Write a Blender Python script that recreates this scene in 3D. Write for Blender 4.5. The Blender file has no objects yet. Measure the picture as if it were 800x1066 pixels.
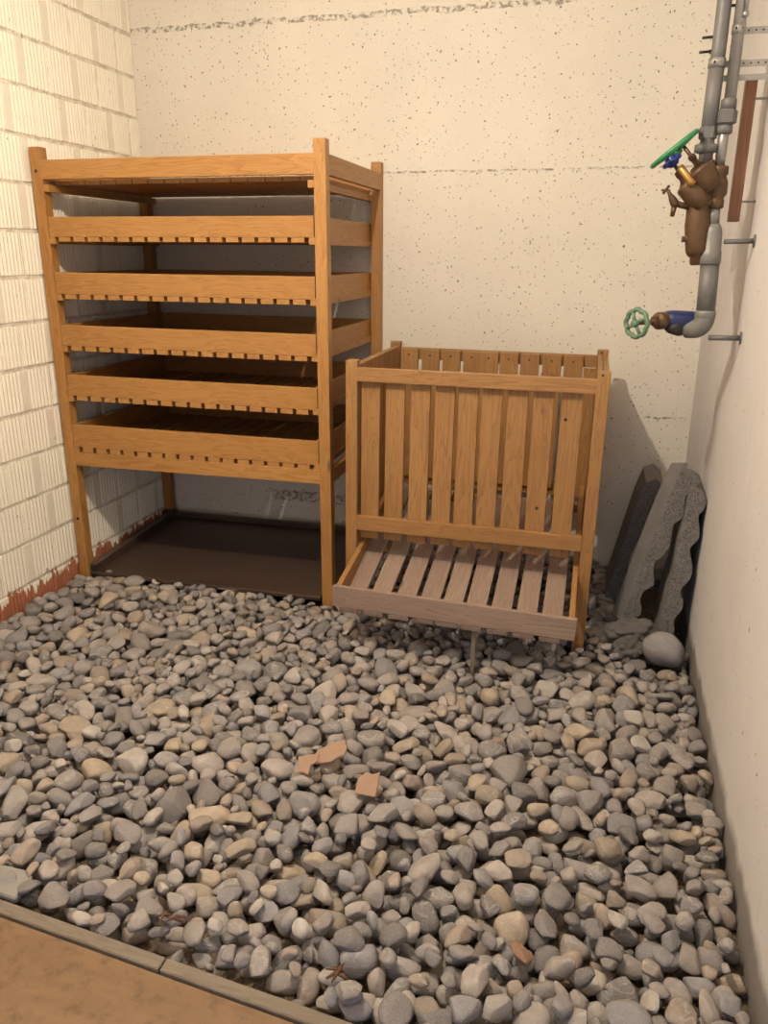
import bpy, bmesh, math, random, zlib, base64
import numpy as np
from mathutils import Vector, Matrix, Quaternion
C = bpy.context.scene.collection
PI = math.pi
random.seed(5)

# ------------------------------------------------------------------ materials
def mat(name):
    m = bpy.data.materials.new(name); m.use_nodes = True
    nt = m.node_tree; nt.nodes.clear()
    out = nt.nodes.new('ShaderNodeOutputMaterial'); b = nt.nodes.new('ShaderNodeBsdfPrincipled')
    nt.links.new(b.outputs[0], out.inputs[0])
    return m, nt, b
class N:
    """small helper that builds node graphs"""
    def __init__(s, nt): s.nt = nt
    def n(s, t, **k):
        x = s.nt.nodes.new(t)
        for a, v in k.items(): setattr(x, a, v)
        return x
    def l(s, a, b): s.nt.links.new(a, b)
    def math(s, op, a, b=None, c=None, clamp=False):
        x = s.n('ShaderNodeMath', operation=op, use_clamp=clamp)
        for i, v in enumerate((a, b, c)):
            if v is None: continue
            if isinstance(v, (int, float)): x.inputs[i].default_value = v
            else: s.l(v, x.inputs[i])
        return x.outputs[0]
    def noise(s, vec, scale, detail=3, rough=.55, dist=0):
        x = s.n('ShaderNodeTexNoise'); x.inputs['Scale'].default_value = scale; x.inputs['Detail'].default_value = detail
        x.inputs['Roughness'].default_value = rough; x.inputs['Distortion'].default_value = dist
        if vec is not None: s.l(vec, x.inputs['Vector'])
        return x
    def voro(s, vec, scale, feature='F1'):
        x = s.n('ShaderNodeTexVoronoi', feature=feature); x.inputs['Scale'].default_value = scale
        if vec is not None: s.l(vec, x.inputs['Vector'])
        return x
    def ramp(s, f, stops, interp='LINEAR'):
        x = s.n('ShaderNodeValToRGB'); x.color_ramp.interpolation = interp
        e = x.color_ramp.elements
        while len(e) < len(stops): e.new(.5)
        for i, (p, c) in enumerate(stops):
            e[i].position = p; e[i].color = (*c, 1) if len(c) == 3 else c
        s.l(f, x.inputs[0]); return x.outputs[0]
    def mix(s, f, a, b, mode='MIX'):
        x = s.n('ShaderNodeMix', data_type='RGBA', blend_type=mode)
        for sock, v in ((x.inputs[0], f), (x.inputs[6], a), (x.inputs[7], b)):
            if isinstance(v, (int, float)): sock.default_value = v
            elif isinstance(v, tuple): sock.default_value = (*v, 1)
            else: s.l(v, sock)
        return x.outputs[2]
    def rng(s, f, a, b, c=0., d=1.):
        x = s.n('ShaderNodeMapRange'); x.clamp = True
        s.l(f, x.inputs[0])
        for i, v in enumerate((a, b, c, d)): x.inputs[i + 1].default_value = v
        return x.outputs[0]
    def mapping(s, vec, scale=(1, 1, 1), loc=(0, 0, 0)):
        x = s.n('ShaderNodeMapping'); x.inputs['Scale'].default_value = scale; x.inputs['Location'].default_value = loc
        s.l(vec, x.inputs[0]); return x.outputs[0]
    def bump(s, b, h, dist, strength=1.):
        x = s.n('ShaderNodeBump'); x.inputs['Distance'].default_value = dist; x.inputs['Strength'].default_value = strength
        s.l(h, x.inputs['Height']); s.l(x.outputs[0], b.inputs['Normal']); return x
    def pos(s): return s.n('ShaderNodeNewGeometry').outputs['Position']
    def obj(s): return s.n('ShaderNodeTexCoord').outputs['Object']
    def attr(s, name):
        return s.n('ShaderNodeAttribute', attribute_name=name).outputs['Vector']

def plain(name, col, rough=.5, metal=0., var=.15, scale=30, bump=.0005):
    m, nt, b = mat(name); q = N(nt); v = q.obj()
    f = q.noise(v, scale, 4).outputs[0]
    c = q.mix(f, tuple(x * (1 - var) for x in col), tuple(min(1, x * (1 + var)) for x in col))
    q.l(c, b.inputs['Base Color']); b.inputs['Roughness'].default_value = rough; b.inputs['Metallic'].default_value = metal
    if bump: q.bump(b, f, bump)
    return m
def wood(name, lo, hi, streak, rough=.5, grey=None):
    m, nt, b = mat(name); q = N(nt); g = q.attr('gco')
    rings = q.noise(q.mapping(g, (1.6, 16, 16)), 1.0, 3, .5, 1.6).outputs[0]
    w = q.math('FRACT', q.math('MULTIPLY', rings, 7.0))
    w = q.rng(w, 0.0, 1.0, 0.0, 1.0)
    fib = q.noise(q.mapping(g, (5, 260, 260)), 1.0, 2).outputs[0]
    big = q.noise(q.mapping(g, (.9, 3, 3)), 1.0, 2).outputs[0]
    base = q.mix(q.rng(big, .3, .7), lo, hi)
    c = q.mix(q.math('MULTIPLY', q.math('POWER', w, 2.0), .62), base, streak)
    c = q.mix(q.rng(fib, .35, .75, 0, .28), c, streak)
    kn = q.voro(q.mapping(g, (2.2, 9, 9)), 1.0)
    k = q.rng(kn.outputs['Distance'], .03, .09, .75, 0.)
    c = q.mix(k, c, (.10, .045, .018))
    if grey: c = q.mix(q.rng(q.noise(q.mapping(g, (3, 14, 14)), 1., 4).outputs[0], .42, .62, 0, .8), c, grey)
    q.l(c, b.inputs['Base Color']); b.inputs['Roughness'].default_value = rough
    q.bump(b, q.math('ADD', fib, w), .0006, .5)
    return m
M = {}
M['wood'] = wood('oiled_larch', (.39, .190, .052), (.46, .240, .075), (.245, .098, .022), .46)
M['wood_bin'] = wood('aged_larch', (.31, .158, .052), (.37, .20, .070), (.195, .085, .026), .55)
M['wood_dusty'] = wood('dusty_larch', (.26, .185, .150), (.32, .235, .19), (.19, .125, .090), .7)
M['wood_pink'] = wood('reddish_board', (.27, .125, .065), (.34, .165, .09), (.19, .08, .04), .6)
M['ply_dark'] = wood('dark_stained_board', (.055, .034, .024), (.085, .055, .04), (.035, .02, .014), .38)
M['batten'] = wood('grey_batten', (.19, .155, .115), (.235, .195, .15), (.13, .10, .075), .7)
M['hole'] = plain('dark_hole', (.03, .02, .014), .8)
M['steel'] = plain('galvanised_steel', (.33, .325, .315), .34, .7, .18, 60)
M['grey_pipe'] = plain('grey_painted_pipe', (.125, .123, .122), .5, 0, .12, 40)
M['light_pipe'] = plain('light_grey_fitting', (.19, .187, .18), .45, .1, .1, 40)
M['brass'] = plain('dull_brass', (.115, .066, .034), .42, .45, .25, 45)
M['brass_dark'] = plain('dark_brass', (.085, .05, .024), .5, .4, .3, 60)
M['gold'] = plain('yellow_brass', (.42, .25, .085), .32, .8, .15, 60)
M['green'] = plain('green_wheel_paint', (.025, .20, .075), .35, 0, .15, 60)
M['green_old'] = plain('worn_green_wheel_paint', (.10, .19, .12), .5, 0, .3, 70)
M['blue'] = plain('blue_plastic', (.012, .025, .20), .35, 0, .1, 60)
M['blue_wrap'] = plain('blue_tape', (.012, .022, .10), .42, 0, .2, 60)
M['black'] = plain('black_rubber', (.02, .018, .017), .6)
M['tan'] = plain('tan_chip', (.33, .215, .145), .85, 0, .12, 60, .001)
M['leaf'] = plain('brown_leaf', (.11, .05, .025), .8, 0, .3, 90, .001)
M['lumpy'] = plain('rough_conglomerate', (.22, .20, .19), .95, 0, .5, 28, .012)
M['pale_tile'] = plain('pale_stone_offcut', (.25, .235, .215), .85, 0, .1, 40, .001)

def stone_mat(name, stops, vein=.0, rough=.72):
    m, nt, b = mat(name); q = N(nt)
    geo = q.n('ShaderNodeNewGeometry'); oi = q.n('ShaderNodeObjectInfo')
    r = q.math('FRACT', q.math('ADD', geo.outputs['Random Per Island'], q.math('MULTIPLY', oi.outputs['Random'], 7.31)))
    r2 = q.math('FRACT', q.math('MULTIPLY', r, 37.7)); r3 = q.math('FRACT', q.math('MULTIPLY', r, 91.3))
    base = q.ramp(r, stops, 'CONSTANT')
    hs = q.n('ShaderNodeHueSaturation'); q.l(q.rng(r2, 0, 1, .80, 1.38), hs.inputs['Value']); q.l(base, hs.inputs['Color'])
    p = q.pos()
    off = q.n('ShaderNodeVectorMath', operation='ADD'); q.l(p, off.inputs[0])
    cmb = q.n('ShaderNodeCombineXYZ'); q.l(q.math('MULTIPLY', r, 50.), cmb.inputs[0]); q.l(q.math('MULTIPLY', r2, 30.), cmb.inputs[1]); q.l(cmb.outputs[0], off.inputs[1])
    v = off.outputs[0]
    mot = q.noise(v, 28, 4, .6).outputs[0]
    fine = q.noise(v, 260, 3, .6).outputs[0]
    c = q.mix(q.rng(mot, .3, .7, 0, .38), hs.outputs[0], (.125, .115, .115), 'MIX')
    c = q.mix(q.rng(fine, .35, .7, 0, .30), c, (.40, .375, .37))
    vw = q.noise(q.mapping(v, (14, 14, 60)), 1., 2, .5, .6).outputs[0]
    vm = q.math('MULTIPLY', q.rng(q.math('ABSOLUTE', q.math('SUBTRACT', vw, .5)), 0., .03, .55, 0.), q.math('GREATER_THAN', r3, .72))
    c = q.mix(vm, c, (.44, .415, .40))
    q.l(c, b.inputs['Base Color']); b.inputs['Roughness'].default_value = rough; b.inputs['Specular IOR Level'].default_value = .35
    h = q.math('ADD', q.math('MULTIPLY', mot, 3.0), fine)
    q.bump(b, h, .0016, .9)
    return m
GREYS = [(0, (.258, .230, .218)), (.12, (.202, .184, .178)), (.24, (.284, .250, .230)), (.36, (.222, .210, .215)), (.46, (.145, .132, .128)),
         (.56, (.320, .280, .248)), (.67, (.272, .218, .172)), (.77, (.202, .194, .206)), (.86, (.325, .260, .190)), (.95, (.375, .342, .315))]
M['stone'] = stone_mat('river_pebble', GREYS)
M['stone_pale'] = stone_mat('pale_pebble', [(0, (.42, .37, .30)), (1, (.42, .37, .30))])
M['stone_rust'] = stone_mat('rusty_pebble', [(0, (.26, .115, .04)), (1, (.26, .115, .04))])
M['stone_big'] = stone_mat('boulder_stone', [(0, (.33, .305, .315)), (1, (.33, .305, .315))])

def concrete(name, col, pits=True, lines=(), stain=None, seed=0., sparse=0.):
    m, nt, b = mat(name); q = N(nt); p0 = q.pos(); p = q.mapping(p0, (1, 1, 1), (seed, seed * .7, seed * 1.3))
    big = q.noise(p, 1.3, 3).outputs[0]; mid = q.noise(p, 9, 4).outputs[0]; fine = q.noise(p, 90, 3).outputs[0]
    c = q.mix(q.rng(big, .3, .7), tuple(x * .93 for x in col), tuple(min(1, x * 1.04) for x in col))
    c = q.mix(q.rng(mid, .45, .75, 0, .14), c, tuple(x * .8 for x in col))
    h = q.math('MULTIPLY', fine, .35)
    sep = q.n('ShaderNodeSeparateXYZ'); q.l(p0, sep.inputs[0])
    if pits:
        wob = q.n('ShaderNodeVectorMath', operation='ADD'); q.l(p, wob.inputs[0])
        nz = q.noise(p, 40, 3); sc = q.n('ShaderNodeVectorMath', operation='SCALE'); sc.inputs['Scale'].default_value = .03
        q.l(nz.outputs['Color'], sc.inputs[0]); q.l(sc.outputs[0], wob.inputs[1])
        dens = q.noise(p, 1.7, 2).outputs[0]
        tot = None
        for scl, r, th in ((11., .13, .56), (24., .17, .58), (48., .22, .58), (90., .26, .62)):
            vo = q.voro(wob.outputs[0], scl)
            sz = q.n('ShaderNodeSeparateColor'); q.l(vo.outputs['Color'], sz.inputs[0])
            on = q.math('GREATER_THAN', q.math('ADD', sz.outputs[0], q.math('MULTIPLY', dens, .45)), th + .24 + sparse)
            rad = q.math('MULTIPLY', sz.outputs[1], r)
            k = q.math('MULTIPLY', q.math('LESS_THAN', vo.outputs['Distance'], rad), on)
            tot = k if tot is None else q.math('MAXIMUM', tot, k)
        c = q.mix(q.math('MULTIPLY', tot, .85), c, (.15, .12, .09))
        h = q.math('SUBTRACT', h, q.math('MULTIPLY', tot, 2.5))
    for (axis, zc, amp, wid, x0, x1) in lines:      # formwork joints and cracks along the wall
        run = sep.outputs['X']
        nn = q.noise(q.mapping(p0, (5, 5, 0), (zc, 0, 0)), 1., 5, .7).outputs[0]
        zz = q.math('ADD', sep.outputs['Z'], q.math('MULTIPLY', q.math('SUBTRACT', nn, .5), amp))
        d = q.math('ABSOLUTE', q.math('SUBTRACT', zz, zc))
        k = q.math('MULTIPLY', q.math('LESS_THAN', d, wid), q.math('MULTIPLY', q.math('GREATER_THAN', run, x0), q.math('LESS_THAN', run, x1)))
        k = q.math('MULTIPLY', k, q.rng(q.noise(p, 38, 4, .7).outputs[0], .50, .60))
        c = q.mix(q.math('MULTIPLY', k, .62), c, (.22, .18, .14)); h = q.math('SUBTRACT', h, q.math('MULTIPLY', k, 2.))
    if stain:                                        # dirt along the foot of the wall
        zt, scol = stain
        zz = q.math('ADD', sep.outputs['Z'], q.math('MULTIPLY', q.math('SUBTRACT', mid, .5), .10))
        k = q.rng(zz, zt - .02, zt + .03, .8, 0.)
        c = q.mix(k, c, scol)
        st = q.noise(q.mapping(p0, (1, 13, 2.2)), 1., 5, .65).outputs[0]
        c = q.mix(q.rng(st, .60, .74, 0, .35), c, (.42, .36, .31))
    q.l(c, b.inputs['Base Color']); b.inputs['Roughness'].default_value = .9; b.inputs['Specular IOR Level'].default_value = .2
    q.bump(b, h, .004, .8)
    return m
M['wall_back'] = concrete('painted_concrete', (.75, .705, .625), True, ((0, 2.735, .06, .013, -.1, 2.3), (0, 2.02, .03, .005, -.1, 3.1), (0, 1.30, .06, .006, 2.78, 3.1), (0, .83, .05, .006, 2.75, 3.1), (0, .245, .10, .03, .7, 1.3)))
M['wall_right'] = concrete('painted_smooth_wall', (.63, .605, .605), True, (), (.085, (.15, .125, .11)), 3., .16)
M['ceiling'] = concrete('ceiling_concrete', (.72, .68, .60), False, (), None, 8.)

m, nt, b = mat('fluted_brick'); q = N(nt); p = q.pos(); sep = q.n('ShaderNodeSeparateXYZ'); q.l(p, sep.inputs[0])
n1 = q.noise(p, 14, 4).outputs[0]; n2 = q.noise(p, 120, 3).outputs[0]
c = q.mix(q.rng(q.noise(p, 1.5, 3).outputs[0], .3, .7), (.78, .73, .625), (.83, .785, .68))
c = q.mix(q.rng(n1, .5, .75, 0, .15), c, (.62, .54, .41))
drip = q.noise(q.mapping(p, (1, 34, 5)), 1., 4, .6).outputs[0]
zb = q.math('ADD', sep.outputs['Z'], q.math('MULTIPLY', q.math('SUBTRACT', drip, .5), .26))
c = q.mix(q.rng(zb, .095, .105, 1., 0.), c, q.mix(n2, (.33, .115, .06), (.42, .17, .095)))
vo = q.voro(q.mapping(p, (1, 1, .6)), 17.); sz = q.n('ShaderNodeSeparateColor'); q.l(vo.outputs['Color'], sz.inputs[0])
k = q.math('MULTIPLY', q.math('LESS_THAN', vo.outputs['Distance'], q.math('MULTIPLY', sz.outputs[1], .12)), q.math('GREATER_THAN', sz.outputs[0], .8))
c = q.mix(q.math('MULTIPLY', k, .7), c, (.24, .19, .13))
jm = q.attr('joint'); js = q.n('ShaderNodeSeparateXYZ'); q.l(jm, js.inputs[0])
jk = q.math('MULTIPLY', js.outputs[0], q.rng(q.noise(p, 16, 4, .7).outputs[0], .42, .58, .1, .85))
c = q.mix(q.math('MULTIPLY', jk, .55), c, (.33, .27, .19))
q.l(c, b.inputs['Base Color']); b.inputs['Roughness'].default_value = .9; b.inputs['Specular IOR Level'].default_value = .2
q.bump(b, q.math('ADD', n1, q.math('MULTIPLY', n2, .4)), .003, .6); M['brick'] = m

m, nt, b = mat('grit'); q = N(nt); p = q.pos(); vo = q.voro(p, 75.)
c = q.mix(vo.outputs['Color'], (.07, .052, .035), (.17, .13, .09)); c = q.mix(.5, c, (.11, .085, .06))
q.l(c, b.inputs['Base Color']); b.inputs['Roughness'].default_value = .95
q.bump(b, q.math('SUBTRACT', 1., vo.outputs['Distance']), .012, 1.); M['grit'] = m

m, nt, b = mat('brown_floor'); q = N(nt); p = q.pos()
f1 = q.noise(q.mapping(p, (2.5, 9, 1)), 1., 6, .65, .5).outputs[0]; f2 = q.noise(p, 26, 5, .7).outputs[0]
c = q.mix(q.rng(f1, .3, .7), (.155, .088, .042), (.235, .140, .070)); c = q.mix(q.rng(f2, .50, .70, 0, .6), c, (.085, .05, .026))
q.l(c, b.inputs['Base Color']); b.inputs['Roughness'].default_value = .6; q.bump(b, f2, .0015); M['floor'] = m

m, nt, b = mat('porous_block'); q = N(nt); p = q.obj()
vo = q.voro(p, 210.)
n1 = q.noise(p, 9, 3).outputs[0]
por = q.math('LESS_THAN', vo.outputs['Distance'], q.rng(q.noise(p, 45, 2).outputs[0], .3, .7, .30, .52))
sepn = q.n('ShaderNodeSeparateXYZ'); q.l(q.n('ShaderNodeNewGeometry').outputs['Normal'], sepn.inputs[0])
c = q.mix(q.rng(n1, .3, .7), (.165, .155, .150), (.215, .20, .195))
a = q.attr('pores'); sa = q.n('ShaderNodeSeparateXYZ'); q.l(a, sa.inputs[0])
k = q.math('MULTIPLY', por, sa.outputs[0])
c = q.mix(q.math('MULTIPLY', k, .8), c, (.05, .044, .038))
q.l(c, b.inputs['Base Color']); b.inputs['Roughness'].default_value = .95
q.bump(b, q.math('SUBTRACT', q.math('MULTIPLY', q.noise(p, 60, 3).outputs[0], .3), k), .005, 1.); M['porous'] = m

# ------------------------------------------------------------------ geometry helpers
class Mesh:
    """collects solids with a grain coordinate (x along the grain) into one mesh object"""
    def __init__(s): s.v = []; s.f = []; s.g = []; s.mi = []; s.sm = []
    def addbm(s, bm, T, grain=0, mi=0, smooth=False):
        o = len(s.v); off = Vector((random.uniform(-9, 9), random.uniform(-9, 9), random.uniform(-9, 9)))
        ax = {0: (0, 1, 2), 1: (1, 0, 2), 2: (2, 0, 1)}[grain]
        bm.verts.index_update()
        for v in bm.verts:
            s.v.append(T @ v.co); s.g.append((v.co[ax[0]] + off.x, v.co[ax[1]] + off.y, v.co[ax[2]] + off.z))
        for f in bm.faces:
            s.f.append([o + v.index for v in f.verts]); s.mi.append(mi); s.sm.append(smooth)
        bm.free(); return s
    def box(s, a, b, grain=0, bev=.002, T=Matrix(), mi=0, rot=None):
        a = Vector(a); b = Vector(b); c = (a + b) / 2; d = b - a
        bm = bmesh.new(); bmesh.ops.create_cube(bm, size=1)
        for v in bm.verts: v.co = Vector((v.co.x * d.x, v.co.y * d.y, v.co.z * d.z))
        if bev: bmesh.ops.bevel(bm, geom=bm.edges[:], offset=min(bev, .3 * min(d)), segments=2, affect='EDGES', profile=.6)
        L = Matrix.Translation(c)
        if rot is not None: L = L @ rot
        return s.addbm(bm, T @ L, grain, mi)
    def prism(s, poly, axis, lo, hi, grain=0, bev=.0015, T=Matrix(), mi=0):
        """extrude a polygon; axis 0: polygon in yz, 1: in xz, 2: in xy"""
        bm = bmesh.new()
        mk = {0: lambda p, h: (h, p[0], p[1]), 1: lambda p, h: (p[0], h, p[1]), 2: lambda p, h: (p[0], p[1], h)}[axis]
        A = [bm.verts.new(mk(p, lo)) for p in poly]; B = [bm.verts.new(mk(p, hi)) for p in poly]
        n = len(poly); bm.faces.new(A[::-1]); bm.faces.new(B)
        for i in range(n): bm.faces.new((A[i], A[(i + 1) % n], B[(i + 1) % n], B[i]))
        bmesh.ops.recalc_face_normals(bm, faces=bm.faces[:])
        if bev: bmesh.ops.bevel(bm, geom=bm.edges[:], offset=bev, segments=1, affect='EDGES')
        return s.addbm(bm, T, grain, mi)
    def lathe(s, p, d, prof, seg=20, mi=0, smooth=True, sides=None):
        """revolve (t, r) stations about the axis from p along d"""
        p = Vector(p); d = Vector(d).normalized(); Q = d.to_track_quat('Z', 'Y').to_matrix().to_4x4()
        T = Matrix.Translation(p) @ Q; bm = bmesh.new(); n = sides or seg; rows = []
        for t, r in prof: rows.append([bm.verts.new((r * math.cos(2 * PI * i / n), r * math.sin(2 * PI * i / n), t)) for i in range(n)])
        for a, b in zip(rows, rows[1:]):
            for i in range(n): bm.faces.new((a[i], a[(i + 1) % n], b[(i + 1) % n], b[i]))
        bm.faces.new(rows[0][::-1]); bm.faces.new(rows[-1])
        bmesh.ops.recalc_face_normals(bm, faces=bm.faces[:])
        return s.addbm(bm, T, 2, mi, smooth and sides is None)
    def tube(s, pts, r, seg=14, mi=0):
        pts = [Vector(p) for p in pts]; bm = bmesh.new(); rows = []; up = Vector((.31, .47, .83))
        for i, p in enumerate(pts):
            t = (pts[min(i + 1, len(pts) - 1)] - pts[max(i - 1, 0)]).normalized()
            a = t.cross(up).normalized(); b_ = t.cross(a); rr = r[i] if isinstance(r, (list, tuple)) else r
            rows.append([bm.verts.new(p + a * rr * math.cos(2 * PI * k / seg) + b_ * rr * math.sin(2 * PI * k / seg)) for k in range(seg)])
        for a, b_ in zip(rows, rows[1:]):
            for i in range(seg): bm.faces.new((a[i], a[(i + 1) % seg], b_[(i + 1) % seg], b_[i]))
        bm.faces.new(rows[0][::-1]); bm.faces.new(rows[-1])
        bmesh.ops.recalc_face_normals(bm, faces=bm.faces[:])
        return s.addbm(bm, Matrix(), 2, mi, True)
    def wheel(s, c, d, R, r, lobes=8, spokes=4, hub=.012, lob=.0, dish=.0):
        c = Vector(c); d = Vector(d).normalized(); T = Matrix.Translation(c) @ d.to_track_quat('Z', 'Y').to_matrix().to_4x4()
        bm = bmesh.new(); n = 64; mseg = 10; rows = []
        for i in range(n):
            a = 2 * PI * i / n; Ri = R * (1 + lob * abs(math.cos(lobes * a / 2)) - lob)
            rows.append([bm.verts.new(((Ri + r * math.cos(2 * PI * k / mseg)) * math.cos(a), (Ri + r * math.cos(2 * PI * k / mseg)) * math.sin(a), r * math.sin(2 * PI * k / mseg))) for k in range(mseg)])
        for i in range(n):
            A, B = rows[i], rows[(i + 1) % n]
            for k in range(mseg): bm.faces.new((A[k], A[(k + 1) % mseg], B[(k + 1) % mseg], B[k]))
        bmesh.ops.recalc_face_normals(bm, faces=bm.faces[:])
        s.addbm(bm, T, 2, 0, True)
        for k in range(spokes):
            a = 2 * PI * (k + .3) / spokes
            s.tube([T @ Vector((hub * .5 * math.cos(a), hub * .5 * math.sin(a), -dish)), T @ Vector((R * .55 * math.cos(a), R * .55 * math.sin(a), -dish * .5)), T @ Vector((R * math.cos(a), R * math.sin(a), 0))], r * .75, 8)
        s.lathe(T @ Vector((0, 0, -dish - hub * .9)), d, [(0, hub * .8), (.003, hub), (hub * 1.5, hub), (hub * 1.8, hub * .7)], 16)
        return s
    def build(s, name, mats, parent=None, loc=None):
        me = bpy.data.meshes.new(name); me.from_pydata([tuple(v) for v in s.v], [], s.f)
        at = me.attributes.new('gco', 'FLOAT_VECTOR', 'POINT'); at.data.foreach_set('vector', np.array(s.g, dtype=np.float32).ravel())
        me.polygons.foreach_set('material_index', s.mi); me.polygons.foreach_set('use_smooth', s.sm)
        for k in (mats if isinstance(mats, (list, tuple)) else [mats]): me.materials.append(M[k])
        me.update(); o = bpy.data.objects.new(name, me); C.objects.link(o)
        if parent: o.parent = parent
        if loc: o.location = loc
        return o
def thing(name, label, cat, loc=(0, 0, 0), rot=(0, 0, 0), group=None):
    o = bpy.data.objects.new(name, None); C.objects.link(o); o.location = loc; o.rotation_euler = rot
    o['label'] = label; o['category'] = cat
    if group: o['group'] = group
    return o
def tag(o, label, cat, group=None):
    o['label'] = label; o['category'] = cat
    if group: o['group'] = group
    return o
def struct(o): o['kind'] = 'structure'; return o
# ---- settling of the pebbles
T=[]
def add(ox,oy,s,L):
    for t in L:
        t=tuple(t)+(0,)*(5-len(t)) if len(t)>=4 else t
        T.append((ox+t[0]/s,oy+t[1]/s,t[2]/s,t[3]/s,t[4]))
add(0,850,4,[(350,118,72,42,-25),(400,140,42,32,-15),(505,45,42,36),(440,65,45,35,60),(65,198,58,36,-15),(90,145,62,30,-5),(240,140,48,33,-70),(420,248,52,42,-10),(350,240,33,32),(415,180,42,34,-20),(490,185,40,34,-20),(550,220,50,40,-60),(615,235,50,36,-60),(570,125,40,30,-20),(670,118,52,30,5),(705,152,42,40),(700,285,52,40,-5),(465,300,45,34),(400,330,50,36,35),(325,325,50,30,-30),(260,305,42,32,-30),(105,275,40,38),(120,350,40,26,10),(200,365,36,36),(310,415,46,28,10),(405,415,36,36),(485,410,40,25,15),(540,380,38,24,5),(565,497,52,34),(545,435,42,25,-45),(608,430,42,25,-70),(660,375,46,34,70),(730,360,42,34,20),(735,430,46,28,-25),(720,550,62,24),(745,495,50,30),(610,350,40,36,90),(775,330,42,40)])
add(180,850,4,[(78,148,50,32,-15),(228,143,46,36,90),(380,188,50,48,90),(128,182,44,28,-70),(92,325,74,40,5),(150,265,50,38,15),(240,305,72,40,-10),(152,380,52,42),(340,250,48,38,70),(430,308,60,42,-15),(525,290,48,44),(710,190,42,36),(565,185,44,30,80),(650,335,40,36),(470,445,54,45,80),(545,495,52,42),(650,450,85,50,15),(330,495,55,38,-40),(150,535,52,32),(100,468,40,36,90),(195,455,50,42,90),(270,430,42,34,90),(245,510,40,26,-20),(300,580,36,33,90),(230,590,48,44),(360,560,40,40),(415,535,44,36,50),(480,600,62,45,-40),(650,575,58,42,70),(735,515,60,50),(760,440,38,36),(775,600,70,55,-20),(720,265,44,36,60),(780,250,55,38,85),(35,495,42,28,5),(425,65,38,28,60),(330,100,40,38,90)])
add(360,850,4,[(118,98,50,46),(208,65,42,32,-50),(338,98,56,40,-5),(75,250,60,44,70),(83,160,38,34,90),(305,185,44,26,85),(410,168,80,26,12),(230,190,46,44),(135,195,50,28,-60),(190,272,46,40),(405,235,48,46),(505,315,52,42,80),(595,235,64,34,-35),(715,228,60,34,10),(640,355,58,48,45),(250,355,68,30,-10),(385,345,72,46,5),(335,425,64,50,80),(110,350,44,38,60),(190,425,42,33,5),(145,475,44,36,70),(262,478,50,36,65),(500,465,48,44,20),(435,500,48,40,80),(340,540,46,44),(278,580,60,26,35),(65,605,68,60),(565,575,52,38,75),(690,480,72,72),(740,600,50,42,20),(480,125,42,40,90),(565,150,46,30,10),(720,345,44,33,85),(775,150,58,38,-70),(560,390,50,38,10)])
add(540,850,4,[(50,150,52,34,-80),(98,198,42,28),(160,200,46,30,80),(272,130,62,34,25),(220,148,35,30,20),(265,232,76,36,22),(365,240,62,34,35),(520,260,56,32,5),(495,175,36,30,-50),(510,72,50,28),(600,40,52,36),(690,58,38,32),(735,200,60,32,5),(140,340,50,30,45),(285,378,58,44,60),(470,410,66,42,15),(455,310,42,38),(640,450,86,42,22),(725,410,66,42,15),(260,468,45,33),(110,455,56,40,55),(440,500,52,38,10),(580,585,84,52,5),(395,570,46,42,-10),(230,545,62,45),(120,600,54,52,90),(220,605,46,38,-5),(715,605,60,48,45),(770,490,56,38,-75),(635,525,42,34,80),(620,285,42,34),(330,90,36,33,90),(405,350,40,36),(350,415,46,38,40),(725,275,46,32,80),(60,345,40,34,90),(130,270,50,36)])
add(180,950,4,[(350,240,60,40,-15),(465,292,72,44,-5),(567,312,68,42,-80),(660,270,50,40),(735,335,52,40,-10),(765,395,62,50,-15),(650,380,50,36),(120,205,42,30,10)])
add(360,950,4,[(240,235,70,42,5),(215,340,66,40,-45),(330,305,55,46,-15),(130,290,52,36,80),(465,280,60,40,15),(425,350,48,40,5),(248,392,54,45,85),(60,395,64,54,-15),(150,425,60,44,75),(350,420,60,58),(710,255,48,30),(655,350,50,34),(610,315,38,34),(705,325,36,32,90),(20,325,45,35),(560,440,60,34),(665,425,34,30,90)])
add(540,950,4,[(290,293,78,46,-3),(450,350,82,52,45),(252,378,48,36,60),(108,330,54,36,-5),(560,280,42,40,90),(550,360,44,28,35),(660,345,66,50,50),(755,318,60,40,10),(320,430,62,48),(78,410,54,30,80),(140,410,56,40,80),(685,425,50,44),(370,358,40,28,-5),(467,228,54,42,15),(180,345,52,26,65)])
add(660,900,5.714,[(470,140,62,48,-15),(550,195,60,36,-70),(515,280,105,58,55),(525,425,52,46),(555,515,66,55,20),(455,570,80,65,50),(570,705,80,50,10),(555,840,95,70,60),(455,650,42,40)])
TRACED = T
CAM = np.array((2.54665, -4.26051, 1.61916)); FPX, PX, PY = 827.853, 400., 533.
CM = np.array(((.9651378, .2616929, .0050804), (-.0851688, .2956354, .9514967), (-.2474980, .9187582, -.3076170)))
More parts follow.
